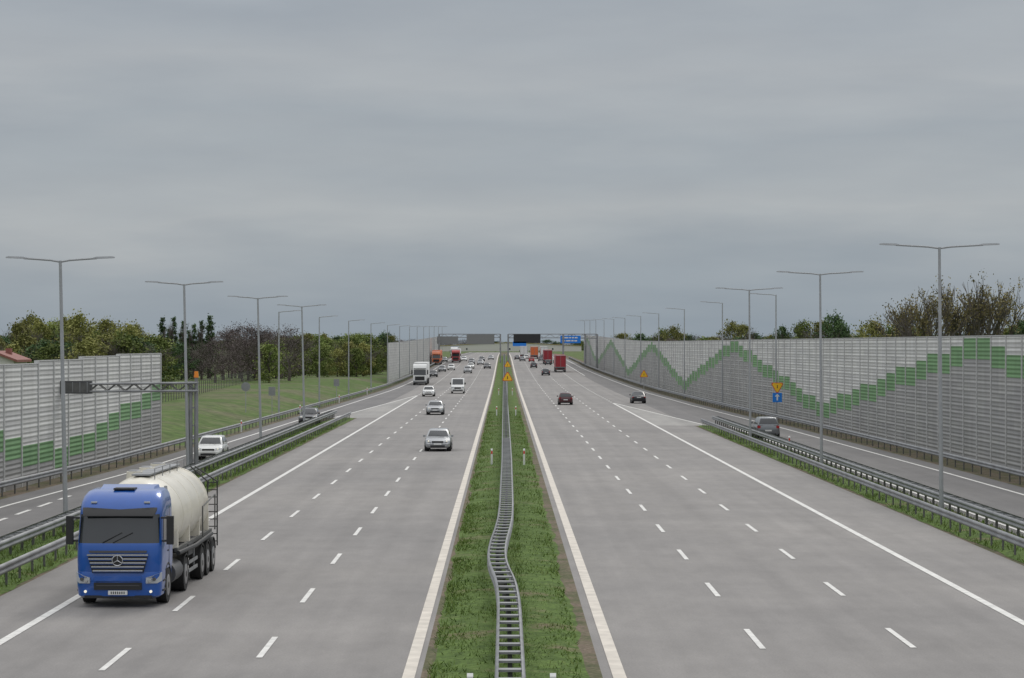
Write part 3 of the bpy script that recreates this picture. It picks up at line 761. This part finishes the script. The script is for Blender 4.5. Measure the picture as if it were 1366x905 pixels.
for i in range(20): sp.append((random.choice((TG,TY,TD)),-30+i*12.5,random.uniform(458,474),random.uniform(270,330),1.4))
row('tree_row',sp)
row('poplar_row',[(TP,217,433,420,1.1),(TP,232,431,425,1),(TP,245,435,430,1.1),(TP,259,440,430,1.1),(TP,269,436,420,1),(TP,280,430,425,1.2),(TP,225,446,440,1),(TP,252,448,440,1)])
sp=[]
for i in range(20): sp.append((random.choice((TB,TB,TD,TG)),215+i*9,random.uniform(460,478),random.uniform(380,480),1.4))
for i in range(9): sp.append((TB,298+i*11,random.uniform(441,452),random.uniform(400,440),1.2))
row('bare_tree_row',sp)
sp=[]
for i in range(30): sp.append((random.choice((TG,TG,TY,TD)),375+i*5.2,random.uniform(443,455),random.uniform(520,640),1.3))
for i in range(18): sp.append((random.choice((TG,TY,TG)),365+i*8.5,random.uniform(458,476),random.uniform(460,520),1.5))
row('tree_row',sp)
sp=[]
for i in range(52): sp.append((random.choice((TD,TB,TG,TY)),830+i*11,random.uniform(444,452),random.uniform(520,800),1.6))
for px,t,Y in ((1110,421,420),(1098,430,430),(1122,434,430),(1165,429,400),(1192,434,420),(975,430,600),(992,434,610),(1072,430,560),(1045,436,560),(900,436,600),(885,440,620),(1225,438,380),(1350,436,350),(1366,428,330)): sp.append((random.choice((TG,TD,TY)),px,t,Y,1.0))
row('tree_row',sp)
sp=[]
for i in range(120): sp.append((random.choice((TD,TB,TG)),-150+i*14,random.uniform(452,457),random.uniform(1500,2000),3.2))
row('distant_tree_row',sp)
for px,top,Y,s in ((1214,390,262,.85),(1238,378,250,.8),(1284,371,255,.85),(1314,366,250,.75),(1338,369,260,.8),(1262,398,270,.9)):
    hgt=ZP(top,Y); place(random.choice(TS),'deciduous_tree',(PX(px,Y),Y,0),random.uniform(0,6),(hgt/10*s,hgt/10*s,hgt/10))
def house(name,X,Y,w,d,h,rh,roof,z=0):
    wl=mat('render_white',(.6,.58,.54),.8,var=.08); e=empty(name); e.location=(X,Y,z)
    mb=MB(); mb.box((0,0,h/2),(w,d,h),wl); o=mb.build('walls'); o.parent=e
    mb=MB(); t=.25; ov=.4
    mb.loft([[(-w/2-ov,y,h-.15),(0,y,h+rh),(w/2+ov,y,h-.15),(w/2+ov,y,h-.15+t),(0,y,h+rh+t),(-w/2-ov,y,h-.15+t)] for y in(-d/2-ov,d/2+ov)],roof); o=mb.build('roof'); o.parent=e
    mb=MB(); mb.face([(-w/2,-d/2-.01,h),(w/2,-d/2-.01,h),(0,-d/2-.01,h+rh)],wl); o=mb.build('gable'); o.parent=e
    mb=MB()
    for zz in (1.5,4.6):
        if zz+.8>h: continue
        for x in(-w*.3,0,w*.3):
            mb.box((x,-d/2,zz),(1.1,.06,1.3),M_WHITE); mb.box((x,-d/2-.03,zz),(.9,.04,1.1),M_GLASS)
    o=mb.build('windows'); o.parent=e
    mb=MB(); mb.box((w*.2,0,h+rh),(.6,.6,1.0),roof); o=mb.build('chimney'); o.parent=e
rf=mat('roof_tile_red',(.25,.10,.08),.7,var=.2)
house('house',PX(2,255),255,4.2,7,5.7,.8,rf)
house('house',PX(680,1500),1500,90,12,3.5,2,mat('roof_ochre',(.4,.3,.1),.8),3.2)
mb=MB(); 
pf=[(175,-33),(440,-44)]
y=175
while y<440:
    x=interp(pf,y); g=hl(x,y); mb.tube((x,y,g-.2),(x,y,g+1.7),.04,.04,M_STEELD,5); y+=3
for z in(.2,.6,1.0,1.4,1.65):
    mb.path([(interp(pf,y),y,hl(interp(pf,y),y)+z) for y in range(175,441,15)],.012,M_STEELD,4)
mb.build('wire_fence')
# ---------------------------------------------------------------- world, sun, camera
w=bpy.data.worlds.new('World'); scene.world=w; w.use_nodes=True; nt=w.node_tree
bg=nt.nodes['Background']
SE,SR=math.radians(42),math.radians(200)
sky=N(nt,'ShaderNodeTexSky',sky_type='NISHITA'); sky.sun_disc=False; sky.sun_elevation=SE; sky.sun_rotation=SR
tc=N(nt,'ShaderNodeTexCoord').outputs['Generated']
sx=N(nt,'ShaderNodeSeparateXYZ'); nt.links.new(tc,sx.inputs[0])
n1=noise(nt,tc,1,5,(4.0,4.0,20),.5); n2=noise(nt,tc,1,5,(9,9,55),.5); n3=noise(nt,tc,1,6,(22,22,90),.55)
def mth(op,a,b):
    m=N(nt,'ShaderNodeMath',operation=op)
    for i,v in enumerate((a,b)):
        if isinstance(v,(int,float)): m.inputs[i].default_value=v
        else: nt.links.new(v,m.inputs[i])
    return m.outputs[0]
d=mth('MULTIPLY',mth('SUBTRACT',n1,.5),.10); d2=mth('MULTIPLY',mth('SUBTRACT',n2,.5),.02)
zz=mth('ADD',mth('ADD',sx.outputs['Z'],d),d2)
zz=mth('MAXIMUM',zz,0)
c=ramp(nt,zz,[(0,(.285,.335,.385)),(.03,(.33,.37,.41)),(.058,(.425,.45,.47)),(.085,(.365,.40,.435)),(.115,(.42,.445,.47)),(.15,(.36,.395,.435)),(.3,(.70,.73,.77)),(1,(1.30,1.31,1.33))])
c=mixc(nt,1,c,ramp(nt,n2,[(.32,(.96,.963,.97)),(.68,(1.04,1.037,1.03))]),'MULTIPLY')
c=mixc(nt,1,c,ramp(nt,n3,[(.32,(.98,.98,.983)),(.68,(1.02,1.02,1.017))]),'MULTIPLY')
vs=N(nt,'ShaderNodeVectorMath',operation='SCALE'); nt.links.new(sky.outputs[0],vs.inputs[0]); vs.inputs['Scale'].default_value=.06
c=mixc(nt,.06,c,vs.outputs[0])
nt.links.new(c,bg.inputs['Color']); bg.inputs['Strength'].default_value=1.0
sl=bpy.data.lights.new('sun','SUN'); sl.energy=.8; sl.angle=math.radians(20); sl.color=(1,.95,.88)
so=bpy.data.objects.new('sun',sl); COL.objects.link(so)
so.rotation_euler=(math.radians(90)-SE,0,math.pi-SR+math.pi)
cam=bpy.data.cameras.new('camera'); co=bpy.data.objects.new('camera',cam); COL.objects.link(co)
cam.sensor_width=36; cam.lens=F/1366*36; cam.clip_end=20000; cam.clip_start=.5
co.location=(0,0,H); co.rotation_euler=(math.radians(90)+math.atan(7.5/F),0,-math.atan(11/F))
scene.camera=co
scene.view_settings.view_transform='Standard'; scene.view_settings.look='None'; scene.view_settings.exposure=0
